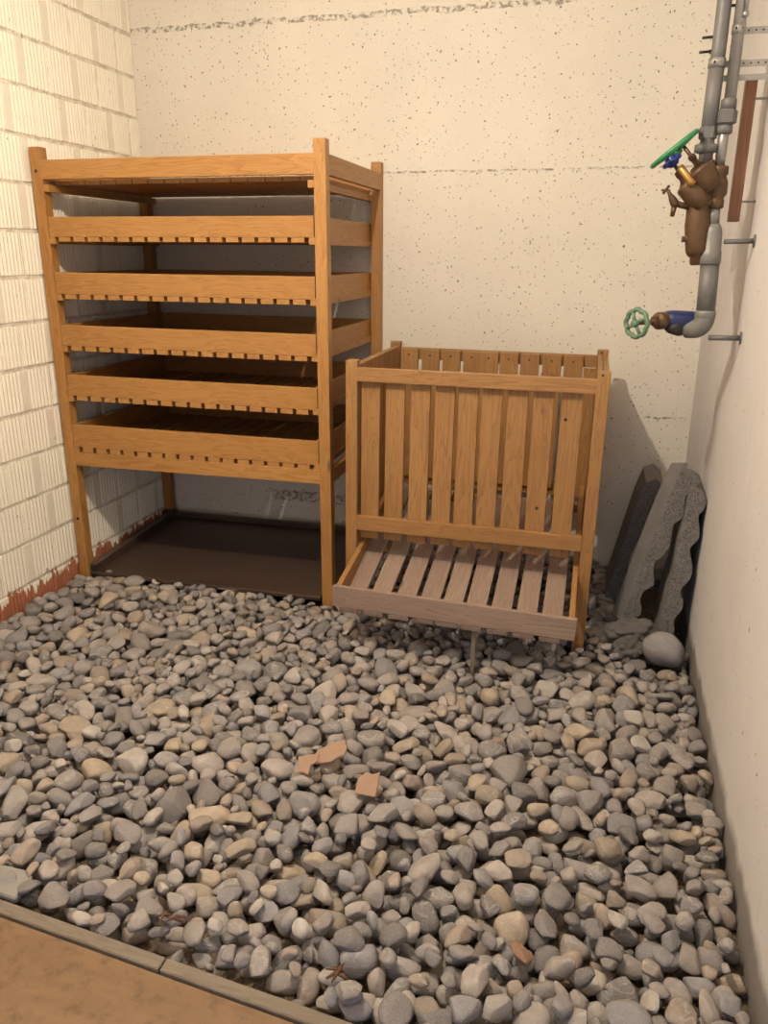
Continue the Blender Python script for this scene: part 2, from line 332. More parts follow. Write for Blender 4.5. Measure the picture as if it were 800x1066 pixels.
def settle():
    """drop ellipsoidal stones one by one on a height map; the larger near stones stand where the photograph has them"""
    rng = np.random.default_rng(7); G = .006; X0, X1, Y0, Y1 = 0.0, 3.01, -3.12, 0.0
    nx, ny = int((X1 - X0) / G) + 1, int((Y1 - Y0) / G) + 1
    H = np.full((nx, ny), -.075); xs = X0 + np.arange(nx) * G; ys = Y0 + np.arange(ny) * G
    XX, YY = np.meshgrid(xs, ys, indexing='ij'); BIG = 1.0
    H[YY < -2.80 - .0925 * XX + .004] = BIG; H[(XX < 1.42) & (YY > -.90)] = BIG
    for x0, x1, y0, y1 in ((0, .075, -.967, -.9), (1.335, 1.405, -.965, -.89), (2.52, 2.585, -1.085, -1.0), (2.52, 2.59, -.33, -.2), (2.12, 2.15, -1.385, -1.35), (2.74, 3.01, -.97, -.2)):
        H[(XX > x0) & (XX < x1) & (YY > y0) & (YY < y1)] = BIG
    for x, y, a, b in ((2.900, -1.085, .080, .072), (2.772, -.955, .095, .068), (2.758, -1.065, .062, .052)): H[((XX - x) / a) ** 2 + ((YY - y) / b) ** 2 < .75] = BIG
    S = []
    def prep(Rm, s):
        Mi = Rm @ np.diag(s ** 2) @ Rm.T
        return Rm @ np.diag(1 / s ** 2) @ Rm.T, np.sqrt(Mi[0, 0]), np.sqrt(Mi[1, 1]), np.sqrt(Mi[2, 2])
    def drop(A_, x, y, ex, ey):
        i0, i1 = int(np.ceil((x - ex - X0) / G)), int((x + ex - X0) / G); j0, j1 = int(np.ceil((y - ey - Y0) / G)), int((y + ey - Y0) / G)
        if i0 < 0 or j0 < 0 or i1 >= nx or j1 >= ny: return None
        dx = xs[i0:i1 + 1, None] - x; dy = ys[None, j0:j1 + 1] - y
        b = A_[0, 2] * dx + A_[1, 2] * dy; c = A_[0, 0] * dx * dx + 2 * A_[0, 1] * dx * dy + A_[1, 1] * dy * dy - 1; a = A_[2, 2]
        Dq = b * b - a * c; ok = Dq > 0; Dq = np.sqrt(np.where(ok, Dq, 0)); lo, hi = (-b - Dq) / a, (-b + Dq) / a
        h = H[i0:i1 + 1, j0:j1 + 1]
        return float(np.max(np.where(ok, h - lo, -9))), h, ok, hi
    def put(c, q, Rm, s):
        q[1][q[2]] = np.maximum(q[1][q[2]], c[2] + q[3][q[2]]); S.append((np.array(c), Rm, s))
    def turn(tilt):
        a = rng.uniform(0, 2 * np.pi); b, g = rng.normal(0, tilt, 2)
        ca, sa, cb, sb, cg, sg = np.cos(a), np.sin(a), np.cos(b), np.sin(b), np.cos(g), np.sin(g)
        return np.array([[ca, -sa, 0], [sa, ca, 0], [0, 0, 1]]) @ np.array([[1, 0, 0], [0, cb, -sb], [0, sb, cb]]) @ np.array([[cg, 0, sg], [0, 1, 0], [-sg, 0, cg]])
    def fill(n, limit, cand, tilt, k, maxfail):
        cnt = fail = 0
        while cnt < n and fail < maxfail:
            L = float(np.clip(rng.lognormal(np.log(.0385), .25), .022, .060)) * k
            s = np.array([L, L * rng.uniform(.62, .92), L * rng.uniform(.42, .68)]); best = None
            for _ in range(cand):
                x = rng.uniform(X0 + .02, X1 - .02); y = rng.uniform(Y0, Y1 - .02); Rm = turn(tilt); A_, ex, ey, ez = prep(Rm, s)
                d = drop(A_, x, y, ex, ey)
                if d is None or d[0] > .2: continue
                if best is None or d[0] + ez * .6 < best[0]: best = (d[0] + ez * .6, d[0] + ez, (x, y, d[0]), d, Rm)
            if best is None or best[1] > limit(best[2][0], best[2][1]): fail += 1; continue
            put(best[2], best[3], best[4], s); cnt += 1
    H0 = H.copy(); H[H < .5] = -.045
    for (px, py, a, b, ang) in sorted(TRACED, key=lambda t: -t[2] * t[3]):
        d = np.array([(px - PX) / FPX, -(py - PY) / FPX, 1.]) @ CM; th = np.radians(ang); fwd = d / np.linalg.norm(d)
        u = np.array([np.cos(th), -np.sin(th), 0]) @ CM; u -= fwd * (u @ fwd); u /= np.linalg.norm(u); Rm = np.stack([u, np.cross(fwd, u), np.cross(u, np.cross(fwd, u))], 1)
        placed = None
        for z in np.arange(.11, -.06, -.004):
            t = (z - CAM[2]) / d[2]; c = CAM + t * d; sa, sb = a / FPX * t * 1.04, b / FPX * t * 1.04
            s = np.array([sa, sb, min(sb * .85, .04)]); A_, ex, ey, ez = prep(Rm, s); A2, ex, ey, ez = prep(Rm, s * .88); q_ = drop(A2, c[0], c[1], ex * .98, ey * .98)
            if (q_ is None or q_[0] > .3) and placed is None: continue
            if q_ is None: break
            if q_[0] > z + .009: break
            placed = (c.copy(), q_, s)
        if placed is None or placed[0][2] > .10: continue
        put(tuple(placed[0]), placed[1], Rm, placed[2])
    free = H < -.044; H[free] = H0[free]; H[(H > -.044) & (H < .5)] += .03
    fill(900, lambda x, y: -.012, 10, .4, .85, 1500)
    top = lambda x, y: (.045 + .008 * np.sin(3 * x + 1) + .008 * np.sin(4 * y + x)) if y > -2.13 else .05
    fill(3600, top, 14, .38, 1., 1500)
    fill(900, lambda x, y: .044, 14, .5, .6, 900)
    def seen(cam, k):
        Wp, Hp = int(800 * k), int(1066 * k); Z = np.full((Hp, Wp), 9e9); I = np.full((Hp, Wp), -1)
        for i, (c, Rm, s) in enumerate(S):
            q = CM @ (c - cam)
            if q[2] < .3: continue
            px, py, r = (PX + FPX * q[0] / q[2]) * k, (PY - FPX * q[1] / q[2]) * k, FPX * s[0] / q[2] * k * 1.05 + 1
            i0, i1, j0, j1 = max(0, int(px - r)), min(Wp, int(px + r) + 2), max(0, int(py - r)), min(Hp, int(py + r) + 2)
            if i1 <= i0 or j1 <= j0: continue
            A_ = Rm @ np.diag(1 / s ** 2) @ Rm.T; o = cam - c
            U, Vv = np.meshgrid((np.arange(i0, i1) + .5) / k, (np.arange(j0, j1) + .5) / k)
            dc = np.stack([(U - PX) / FPX, -(Vv - PY) / FPX, np.ones_like(U)], -1) @ CM
            a = np.einsum('...i,ij,...j', dc, A_, dc); b = np.einsum('...i,ij,j', dc, A_, o); Dq = b * b - a * (o @ A_ @ o - 1)
            t = (-b - np.sqrt(np.where(Dq > 0, Dq, 0))) / a; sub = Z[j0:j1, i0:i1]; up = (Dq > 0) & (t < sub)
            sub[up] = t[up]; I[j0:j1, i0:i1][up] = i
        return np.bincount(I[I >= 0], minlength=len(S))
    n0 = seen(CAM, 1.); keep = n0 > 0
    for dv in ((.6, 0, 0), (-.6, 0, 0), (0, .4, .3), (-1., .5, 0)): keep |= seen(CAM + np.array(dv), .5) > 0
    order = [i for i in np.argsort(-n0, kind='stable') if keep[i]]
    qs, cs = [], []
    for i in order:
        Rm = S[i][1].copy()
        if np.linalg.det(Rm) < 0: Rm[:, 2] *= -1
        qs.append(tuple(Matrix(Rm.tolist()).to_quaternion())); q = CM @ (S[i][0] - CAM); cs.append((PX + FPX * q[0] / q[2], PY - FPX * q[1] / q[2]))
    print('pebbles', sum(1 for q in S if len(q) > 3), len(order), 'visible', int((n0 > 0).sum()), 'smallest of 300', int(n0[order[299]]))
    return np.array([S[i][0] for i in order]), np.array(qs), np.array([S[i][2] for i in order]), n0[order], np.array(cs)
# ------------------------------------------------------------------ the room
LX, RX, BY, FY, CZ = 0.0, 3.013, 0.0, -5.2, 3.2
def slab(name, a, b, m): return struct(Mesh().box(a, b, 0, 0).build(name, m))
slab('wall_back', (-.25, BY, -.3), (RX + .25, BY + .2, CZ), 'wall_back')
slab('wall_right', (RX, FY, -.3), (RX + .2, BY, CZ), 'wall_right')
slab('ceiling', (-.25, FY - .2, CZ), (RX + .25, BY + .2, CZ + .15), 'ceiling')
fr = Mesh()                                            # wall behind the viewer, with an opening made up for the cool fill
fr.box((-.25, FY - .2, -.3), (1.7, FY, CZ), 0, 0); fr.box((2.75, FY - .2, -.3), (RX + .2, FY, CZ), 0, 0); fr.box((1.7, FY - .2, 2.1), (2.75, FY, CZ), 0, 0)
struct(fr.build('wall_front', 'wall_right'))
def fluted_wall():
    """brick wall: courses 0.2 m high, fluted faces, recessed joints"""
    rnd = random.Random(3); z0 = 2.7143; dy = .003
    ys = np.arange(FY, BY + 1e-6, dy); verts, jn, faces = [], [], []
    rows = []
    for k in range(-3, 16):
        top = z0 - (k - 0) * .2; bot = top - .2; L = .382; ph = {0: -.918, 1: -.731, 2: -.855}.get(k, rnd.uniform(-.4, 0))
        if k in (0, 1, 2): ph = ph
        u = np.mod(ys - ph, L)                         # position along the brick
        edge = np.minimum(u, L - u)
        rib = .5 + .5 * np.cos(2 * PI * u / .024)
        flat = np.abs(u - L * .52) < .024
        d = -.0052 * 1.35 * (1 - rib) ** 1.3 ; d = np.where(flat, -.0012, d)
        gap = edge < .0035; d = np.where(gap, -.0065, d); jg = gap.astype(float)
        wob = .0016 * np.sin(ys * 7 + k)
        for z, dd, jj in ((top - .0005, np.full_like(d, -.007), np.ones_like(d)), (top - .006 + wob, np.full_like(d, -.0068), np.ones_like(d)), (top - .0105 + wob, d, jg),
                          (bot + .0105 - wob, d, jg), (bot + .006 - wob, np.full_like(d, -.0068), np.ones_like(d))):
            zz = z if isinstance(z, np.ndarray) else np.full_like(ys, z)
            rows.append(np.stack([dd, ys, np.maximum(zz, -.3)], 1)); jn.append(jj)
    rows = rows[::-1]; jn = jn[::-1]
    n = len(ys); V = np.concatenate(rows); J = np.concatenate(jn)
    R_ = len(rows); i = np.arange(R_ - 1)[:, None] * n + np.arange(n - 1)[None]
    F = np.stack([i, i + 1, i + n + 1, i + n], -1).reshape(-1, 4)[:, ::-1]
    # a back side makes the wall a solid
    b0 = len(V); V = np.concatenate([V, [(-.2, FY, -.3), (-.2, BY, -.3), (-.2, BY, 3.25), (-.2, FY, 3.25)]]); J = np.concatenate([J, np.zeros(4)])
    fl = F.tolist() + [[b0, b0 + 1, b0 + 2, b0 + 3], [b0, b0 + 3, (R_ - 1) * n, 0], [b0 + 1, n - 1, R_ * n - 1, b0 + 2]]
    me = bpy.data.meshes.new('wall_left'); me.from_pydata(V.tolist(), [], fl)
    a = me.attributes.new('joint', 'FLOAT_VECTOR', 'POINT'); a.data.foreach_set('vector', np.stack([J, J, J], 1).astype(np.float32).ravel())
    me.materials.append(M['brick']); me.update()
    o = bpy.data.objects.new('wall_left', me); C.objects.link(o); struct(o)
fluted_wall()
# ground under the pebbles: gritty, uneven
def ground():
    nx, ny = 150, 160; rnd = np.random.default_rng(4)
    X, Y = np.meshgrid(np.linspace(-.05, RX, nx), np.linspace(-3.12, .0, ny), indexing='ij')
    Z = -.062 + .010 * np.sin(9 * X + 2 * np.sin(7 * Y)) * np.sin(8 * Y) + rnd.uniform(-.004, .004, X.shape)
    Z = Z + np.where(Y < -2.75, .016, 0)
    V = np.stack([X, Y, Z], -1).reshape(-1, 3); i = np.arange(nx - 1)[:, None] * ny + np.arange(ny - 1)[None]
    F = np.stack([i, i + ny, i + ny + 1, i + 1], -1).reshape(-1, 4)
    me = bpy.data.meshes.new('ground'); me.from_pydata(V.tolist(), [], F.tolist()); me.materials.append(M['grit'])
    me.polygons.foreach_set('use_smooth', [True] * len(F)); o = bpy.data.objects.new('ground', me); C.objects.link(o); struct(o)
ground()
ey = lambda x: -2.80 - .0925 * x                        # pebble side of the edging batten
fl = Mesh(); fl.prism([(-.0, ey(0) - .041), (-.0, FY), (RX, FY), (RX, ey(RX) - .041)], 2, -.25, -.004, 0, 0); struct(fl.build('floor', 'floor'))
for n_, (xa, xb) in enumerate(((0.0, 1.655), (1.659, RX))):
    t = Mesh(); t.prism([(xa, ey(xa)), (xa, ey(xa) - .037), (xb, ey(xb) - .037), (xb, ey(xb))], 2, -.22, .006, 0, .003); struct(t.build('trim_%d' % (n_ + 1), 'batten'))

# ------------------------------------------------------------------ the storage rack
SX, SY, SZ, SPHI = .0125, -.9575, .0327, .0131
W, D, H, P = 1.386, .944, 2.035, .0536
rack = thing('storage_rack', 'tall larch storage rack on four posts holding five slatted trays, against the brick wall', 'rack', (SX, SY, SZ), (0, 0, SPHI))
for i, (x, y) in enumerate(((0, 0), (W - P, 0), (0, D - P), (W - P, D - P))):
    p = Mesh(); p.box((x, y, -.07), (x + P, y + P, H), 2, .004)
    if i == 0:
        p.lathe((x + .026, y - .0004, H - .10), (0, 1, 0), [(0, .007), (.004, .007)], 12, 1); p.lathe((x + .028, y - .0004, .30), (0, 1, 0), [(0, .008), (.004, .008)], 12, 1)
    p.build('post', ['wood', 'hole'], rack)
zt0, zt1, zb0, zb1 = 1.900, 1.980, .582, .648
for (z0_, z1_) in ((zt0, zt1), (zb0, zb1)):
    Mesh().box((P - .001, .000, z0_), (W - P + .001, .026, z1_), 0, .002).build('rail', 'wood', rack)
    Mesh().box((P - .001, D - .026, z0_), (W - P + .001, D, z1_), 0, .002).build('rail', 'wood', rack)
    Mesh().box((W - .028, P - .001, z0_), (W - .002, D - P + .001, z1_), 1, .002).build('rail', 'wood', rack)
    Mesh().box((.002, P - .001, z0_), (.028, D - P + .001, z1_), 1, .002).build('rail', 'wood', rack)
trays = [(1.7755, .086, .002), (1.535, .096, .004), (1.297, .095, .007), (1.064, .099, .007), (.8215, .112, .006)]   # top edge, board height, tilt
nsl = 16; x0_, x1_ = P + .006, W - P - .006; pitch = (x1_ - x0_) / nsl
for i in range(nsl):
    xa = x0_ + i * pitch + .003
    Mesh().box((xa, .075, zt0 - .019), (xa + pitch - .006, D - .04, zt0 - .001), 1, .0015).build('slat', 'wood', rack)
for zr in [zt0 - .022] + [t[0] - t[1] - SZ - .001 for t in trays]:
    for xa in (P - .003, W - P - .027):
        Mesh().box((xa, .003, zr - .030), (xa + .030, D - .003, zr), 1, .002).build('runner', 'wood', rack)
# ------------------------------------------------------------------ the trays
def make_tray(h):
    r = thing('tray', '', 'tray'); w = W - 2 * P - .008; d = D - .012; t = .019
    for (y) in (0, d - t):
        Mesh().box((0, y, 0), (w, y + t, h), 0, .002).build('tray_board', 'wood', r)
    for (x) in (.0, w - t):
        Mesh().box((x, t + .0005, 0), (x + t, d - t - .0005, h), 1, .002).build('tray_board', 'wood', r)
    inner = w - .07; p_ = inner / nsl
    for i in range(nsl):
        xa = .035 + i * p_
        Mesh().box((xa + .0085, .001, -.0225), (xa + p_ - .0085, d - .001, -.0005), 1, .0015).build('slat', 'wood', r)
    return r
def copy_tree(o):
    c = o.copy(); C.objects.link(c)
    for ch in o.children:
        k = ch.copy(); C.objects.link(k); k.parent = c
    return c
tlab = ['larch tray highest of the five in the rack, straight below the top rail', 'larch tray second from the top of the rack, wavy grain on its front board',
        'larch tray in the middle of the rack, third of five', 'larch tray fourth from the top of the rack, just above the lowest tray',
        'larch tray lowest in the rack, resting on the lower rail']
first = None
for i, (zt, h, tilt) in enumerate(trays):
    if i == 0: r = first = make_tray(.095)
    else: r = copy_tree(first)
    c_, s_ = math.cos(SPHI), math.sin(SPHI); lx, ly = P + .004, .001
    r.location = (SX + lx * c_ - ly * s_, SY + lx * s_ + ly * c_, zt - h)
    r.rotation_euler = (0, tilt, SPHI); r.scale = (1, 1, h / .095)
    r['label'] = tlab[i]; r['group'] = 'slatted trays in the rack'
# ------------------------------------------------------------------ dark board under the rack
bt = Matrix.Rotation(.042, 4, 'X')
base = thing('base_board', 'dark brown stained board lying on the pebbles under the storage rack', 'board', (0, -.955, .042), (.042, .0, SPHI))
b_ = Mesh(); b_.prism([(.078, .0), (1.335, .0), (1.335, .062), (1.418, .062), (1.418, .875), (.016, .875), (.016, .062), (.078, .062)], 2, -.018, .004, 0, .002)
b_.build('panel', 'ply_dark', base)
l_ = Mesh(); l_.box((.080, .004, .005), (.112, .87, .044), 1, .002); l_.build('edge_strip', 'ply_dark', base)
l_ = Mesh(); l_.box((.02, .842, .005), (1.40, .87, .034), 0, .002); l_.build('edge_strip', 'ply_dark', base)
l_ = Mesh(); l_.box((.085, -.004, -.012), (1.33, -.0005, -.002), 0, .0005); l_.build('edge_band', 'ply_dark', base)
l_ = Mesh(); l_.box((.80, -.0055, -.012), (.90, -.0042, -.003), 0, .0003); l_.build('worn_patch', 'batten', base)['label'] = 'pale worn patch on the front edge'
k_ = Mesh(); k_.box((.082, .0005, .010), (.110, .0035, .040), 0, .0005); k_.box((.082, .0005, .0105), (.110, .03, .0125), 0, .0005); k_.lathe((.097, -.0012, .026), (0, 1, 0), [(0, .004), (.003, .004)], 10)
k_.build('metal_corner', 'black', base)

# ------------------------------------------------------------------ the potato bin
BX, BYY, BPHI, BROLL = 1.5076, -1.0783, .0149, .010
bW, bD, bH, bp = 1.07, .83, 1.199, .0511
bin_ = thing('potato_bin', 'open-topped slatted larch bin with a sloping trough, right of the tall rack', 'bin', (BX, BYY, .004), (0, BROLL, BPHI))
for (x, y) in ((0, 0), (bW - bp, 0), (0, bD - bp), (bW - bp, bD - bp)):
    p = Mesh(); p.box((x, y, -.05 if (x > .5 or y > .1) else .20), (x + bp, y + bp, bH + (.0)), 2, .005)
    if x > .5: p.lathe((x + .02, y - .0004, bH - .012), (0, 1, 0), [(0, .005), (.004, .005)], 10, 1)
    p.build('post', ['wood_bin', 'hole'], bin_)
zt0, zt1, zb0, zb1 = 1.112, 1.170, .456, .521
for (z0_, z1_) in ((zt0, zt1), (zb0, zb1)):
    Mesh().box((bp - .001, .000, z0_), (bW - bp + .001, .026, z1_), 0, .003).build('rail', 'wood_bin', bin_)
    Mesh().box((bp - .001, bD - .026, z0_), (bW - bp + .001, bD, z1_), 0, .003).build('rail', 'wood_bin', bin_)
    Mesh().box((.0, bp - .001, z0_), (.026, bD - bp + .001, z1_), 1, .003).build('rail', 'wood_bin', bin_)
    Mesh().box((bW - .026, bp - .001, z0_), (bW, bD - bp + .001, z1_), 1, .003).build('rail', 'wood_bin', bin_)
xs0 = [.0625, .169, .277, .380, .477, .574, .678, .781, .892]
for i, x in enumerate(xs0):
    s = Mesh(); s.box((x, .028, .413), (x + .081, .048, 1.150), 2, .002)
    if i in (7, 8): s.lathe((x + (.045 if i == 7 else .02), .0276, .62 if i == 7 else 1.0), (0, 1, 0), [(0, .007), (.003, .007)], 12, 1)
    s.build('slat', ['wood_bin', 'hole'], bin_)
for i, x in enumerate([.055, .164, .27, .376, .459, .557, .658, .765, .868]):
    s = Mesh(); s.box((x, bD - .048, .50), (x + .090, bD - .028, 1.166), 2, .002)
    s.lathe((x + .042, bD - .0486, 1.137), (0, 1, 0), [(0, .0045), (.002, .0045)], 10, 1)
    s.build('slat', ['wood_bin', 'hole'], bin_)
Mesh().box((.962, bD - .047, .46), (bW - bp + .002, bD - .027, 1.110), 2, .002).build('batten', 'wood_bin', bin_)  # filler strip added to stop light leaking between last slat and post
for xa, sgn in ((.028, 1), (bW - .048, -1)):
    for i in range(7):
        y = .054 + i * .1015
        Mesh().box((xa, y, .30), (xa + .020, y + .092, 1.178), 2, .002).build('slat', 'wood_bin', bin_)
# sloping floor and trough
TT_ = Matrix.Translation((bp, 0, 0)) @ Matrix.Rotation(.024, 4, 'Y') @ Matrix.Translation((-bp, 0, 0))
sl = .248; zf = lambda y: .225 + sl * (y + .322)
ang = math.atan(sl)
for i, x in enumerate(xs0):
    ln = 1.05; xx = x - .004 if i < 8 else x - .012
    T_ = TT_ @ Matrix.Translation((0, -.322, .225)) @ Matrix.Rotation(ang, 4, 'X')
    Mesh().box((xx + .004, .0, -.021), (xx + .086, ln, 0), 1, .002, T_).build('floor_slat', 'wood_dusty', bin_)
TT = Matrix.Translation((bp, 0, 0)) @ Matrix.Rotation(.024, 4, 'Y') @ Matrix.Translation((-bp, 0, 0))
tb = Mesh(); tb.box((bp - .016, -.322, .2285), (bW - bp + .001, -.300, .318), 0, .002, TT); tb.build('trough_board', 'wood_dusty', bin_)['label'] = 'dusty greyish front board of the trough'
for xa, dz in ((bp + .0005, 0), (bW - bp - .0225, -.022)):
    Mesh().prism([(-.2995, .232), (-.2995, .317), (-.001, .368 - dz * .5), (.74, .56), (.74, .50), (.0, .308)], 0, xa, xa + .022, 1, .0015, Matrix.Translation((0, 0, dz))).build('cheek_board', 'wood_bin', bin_)
Mesh().box((bp + .03, -.215, .198), (bW - bp - .03, -.175, .2285), 0, .002, TT).build('batten', 'wood_bin', bin_)
Mesh().box((bp + .025, .70, .405), (bW - bp - .025, .74, .449), 0, .002).build('batten', 'wood_bin', bin_)
lg = Mesh(); lg.box((.622, -.298, -.05), (.640, -.280, .194), 2, .002); lg.build('prop_leg', 'batten', bin_)

# ------------------------------------------------------------------ water pipes with valves
Y = -1.2
pw = thing('water_pipework', 'grey and steel water pipes with brass valves and handwheels on the right wall', 'pipes', (2.95, Y, 1.35))
pw0 = Vector((2.95, Y, 1.35))
def add(name, mesh, m, parent=None, label=None):
    """build in world coordinates, keep the thing's origin at its bracket"""
    mesh.v = [v - pw0 for v in mesh.v]
    o = mesh.build(name, m, parent or pw)
    if label: o['label'] = label
    return o
q_ = Mesh(); q_.tube([(2.826, Y, 3.2), (2.826, Y, 2.25), (2.8255, Y, 2.20)], .0225); q_.tube([(2.8255, Y, 2.205), (2.8235, Y, 2.0)], .0245); q_.tube([(2.8235, Y, 2.0), (2.826, Y, 1.895)], .0225); q_ = add('pipe', q_, 'grey_pipe')
q_ = Mesh(); q_.tube([(2.878, Y, 3.2), (2.878, Y, 2.05)], .0185); q_.tube([(2.872, Y, 2.06), (2.871, Y, 1.895)], .0165); add('pipe', q_, 'steel')
n_ = Mesh(); n_.lathe((2.8235, Y, 1.988), (0, 0, 1), [(0, .026), (.004, .029), (.034, .029), (.038, .026)], sides=6); n_.lathe((2.822, Y, 1.945), (0, 0, 1), [(0, .024), (.004, .036), (.026, .036), (.03, .026)], 24); add('coupling_nut', n_, 'grey_pipe')
n_ = Mesh(); n_.lathe((2.873, Y, 2.030), (0, 0, 1), [(0, .026), (.005, .034), (.040, .034), (.046, .026)], sides=6); n_.lathe((2.872, Y, 2.002), (0, 0, 1), [(0, .022), (.003, .026), (.02, .026), (.028, .022)], 20); n_.lathe((2.876, Y, 2.074), (0, 0, 1), [(0, .025), (.03, .024), (.034, .019)], 20); add('coupling_nut', n_, 'grey_pipe')
vb = Mesh()
vb.lathe((2.871, Y, 1.905), (0, 0, -1), [(0, .029), (.004, .031), (.026, .031), (.030, .026), (.05, .034), (.085, .035), (.10, .026), (.105, .029), (.128, .029), (.132, .024)], 24)
vb.lathe((2.826, Y, 1.902), (0, 0, -1), [(0, .028), (.02, .030), (.03, .026), (.05, .028), (.07, .022)], 24)
ax = Vector((.66, -.14, -.74)).normalized()
vb.lathe((2.795, Y - .01, 1.905), ax, [(0, .020), (.012, .030), (.02, .052), (.026, .055), (.032, .052), (.06, .042), (.10, .030)], 24)
vb.lathe((2.765, Y - .005, 1.862), ax, [(0, .016), (.01, .027), (.018, .040), (.025, .040), (.07, .040), (.11, .032)], 24)
vb.lathe((2.82, Y, 1.865), (.1, 0, -1), [(0, .03), (.04, .040), (.075, .046), (.085, .044)], 24)
body = add('valve_body', vb, 'brass')
st = Mesh(); g0 = Vector((2.749, Y - .02, 1.968)); g1 = Vector((2.806, Y - .012, 1.905)); st.tube([g0, g1], .0065, 10); st.lathe(g0 + (g1 - g0) * .45, g1 - g0, [(0, .010), (.004, .013), (.016, .013), (.02, .010), (.05, .012)], sides=6); add('valve_stem', st, 'brass')
gw = Mesh(); gd = Vector((.52, -.42, -.55)); gw.wheel((2.722, Y - .03, 1.959), (.615, .03, -.76), .083, .0085, 5, 5, .017, .05, -.010); add('handwheel', gw, 'green', label='green handwheel')
st = Mesh(); b0 = Vector((2.721, Y - .03, 1.918)); b1 = Vector((2.768, Y - .02, 1.852)); st.tube([b0, b1], .0055, 10); st.lathe(b0 + (b1 - b0) * .4, b1 - b0, [(0, .009), (.004, .014), (.018, .014), (.03, .010), (.05, .015), (.075, .018)], 14); add('valve_stem', st, 'brass_dark')
gk = Mesh(); gk.wheel((2.718, Y - .035, 1.920), (.60, -.02, -.80), .029, .0075, 6, 6, .019, .22, .0); gk.lathe((2.712, Y - .032, 1.926), (.60, -.02, -.80), [(0, .02), (.004, .026), (.014, .026), (.018, .02)], 20); add('handwheel', gk, 'blue', label='small blue handwheel')
gg = Mesh(); gg.lathe((2.742, Y - .05, 1.903), (.66, .05, -.76), [(0, .008), (.004, .0125), (.055, .0125), (.06, .015), (.075, .015)], 18); add('brass_sleeve', gg, 'gold', label='shiny yellow brass sleeve')
dc = Mesh(); dc.tube([(2.800, Y - .01, 1.778), (2.765, Y - .02, 1.784), (2.742, Y - .025, 1.790)], [.012, .010, .011], 12); dc.lathe((2.748, Y - .025, 1.780), (-.55, -.1, .83), [(0, .012), (.012, .015), (.03, .012), (.045, .007), (.062, .005)], 12)
dc.tube([(2.742, Y - .025, 1.786), (2.737, Y - .028, 1.748)], [.010, .007], 12); tp = Vector((2.712, Y - .031, 1.836)); dc.tube([tp + Vector((-.012, 0, -.016)), tp + Vector((.006, 0, .010))], .005, 8); dc.tube([tp + Vector((-.018, -.002, -.004)), tp + Vector((.010, .002, -.006))], .004, 8); add('drain_cock', dc, 'brass_dark')
fh = Mesh(); fh.lathe((2.818, Y, 1.822), (.075, 0, -1), [(0, .036), (.006, .040), (.015, .042), (.03, .038), (.07, .040), (.10, .043), (.15, .040), (.185, .037), (.20, .030), (.205, .022), (.226, .022), (.232, .016)], 28); fh.lathe((2.798, Y - .012, 1.675), (-1, -.1, 0), [(0, .014), (.006, .014), (.010, .010), (.020, .012)], sides=6); add('filter_housing', fh, 'brass')
lp = Mesh(); lp.tube([(2.870, Y, 1.775), (2.874, Y, 1.72)], .0205); lp.lathe((2.874, Y, 1.725), (.02, 0, -1), [(0, .021), (.012, .029), (.03, .033), (.085, .034), (.09, .037), (.128, .038), (.132, .031)], 24); lp.lathe((2.872, Y, 1.690), (-1, 0, .02), [(0, .028), (.03, .028), (.035, .031), (.045, .031)], 20); add('pipe_fitting', lp, 'light_pipe')
pp = Mesh(); pp.tube([(2.880, Y, 1.60), (2.885, Y, 1.42)], .0315, 20); add('pipe', pp, 'grey_pipe')
el = Mesh(); pts = []
for k in range(9):
    a = PI / 2 * k / 8; rr_ = .040 * (1 - math.cos(a)); pts.append((2.885 - .75 * rr_, Y + .66 * rr_, 1.415 - .040 * math.sin(a)))
el.tube([(2.885, Y, 1.432), (2.885, Y, 1.42)] + pts + [(2.838, Y + .041, 1.375)], [.0335, .0335] + [.034] * 9 + [.036], 20); el.lathe((2.885, Y, 1.440), (0, 0, -1), [(0, .033), (.004, .0355), (.022, .0355), (.026, .033)], 24); add('elbow', el, 'light_pipe')
sv = Mesh(); sv.lathe((2.858, Y + .045, 1.400), (-1, -.08, .0), [(0, .030), (.01, .034), (.075, .036), (.098, .034), (.104, .028)], 20); add('taped_pipe', sv, 'blue_wrap', label='blue taped stub of the stop valve')
sv = Mesh(); sv.lathe((2.800, Y + .036, 1.396), (-.3, -.1, -.95), [(-.02, .024), (.02, .034), (.040, .032), (.046, .020)], 16); add('rubber_sleeve', sv, 'black')
sv = Mesh(); d_ = Vector((-.66, -.74, -.03)).normalized(); s0 = Vector((2.755, Y + .03, 1.401)); sv.lathe(s0, d_, [(-.01, .027), (.0, .030), (.034, .031), (.042, .026), (.046, .016), (.060, .015), (.064, .0085), (.145, .0075)], 24); sv.lathe(s0 + d_ * .048, d_, [(0, .018), (.014, .018)], sides=6); add('stop_valve', sv, 'brass')
hw = Mesh(); hw.wheel(s0 + d_ * .150, d_, .0475, .0085, 8, 4, .013, .10, -.008); add('handwheel', hw, 'green_old', label='worn pale green handwheel')
for z_, x_, r_ in ((1.347, 2.885, .0095), (1.668, 2.895, .0085)):
    s = Mesh(); s.tube([(x_ + .02, Y, z_), (RX + .003, Y, z_ + .002)], r_, 12); s.lathe((RX - .004, Y, z_ + .002), (1, 0, 0), [(0, .022), (.005, .022)], 16); add('wall_strut', s, 'grey_pipe')
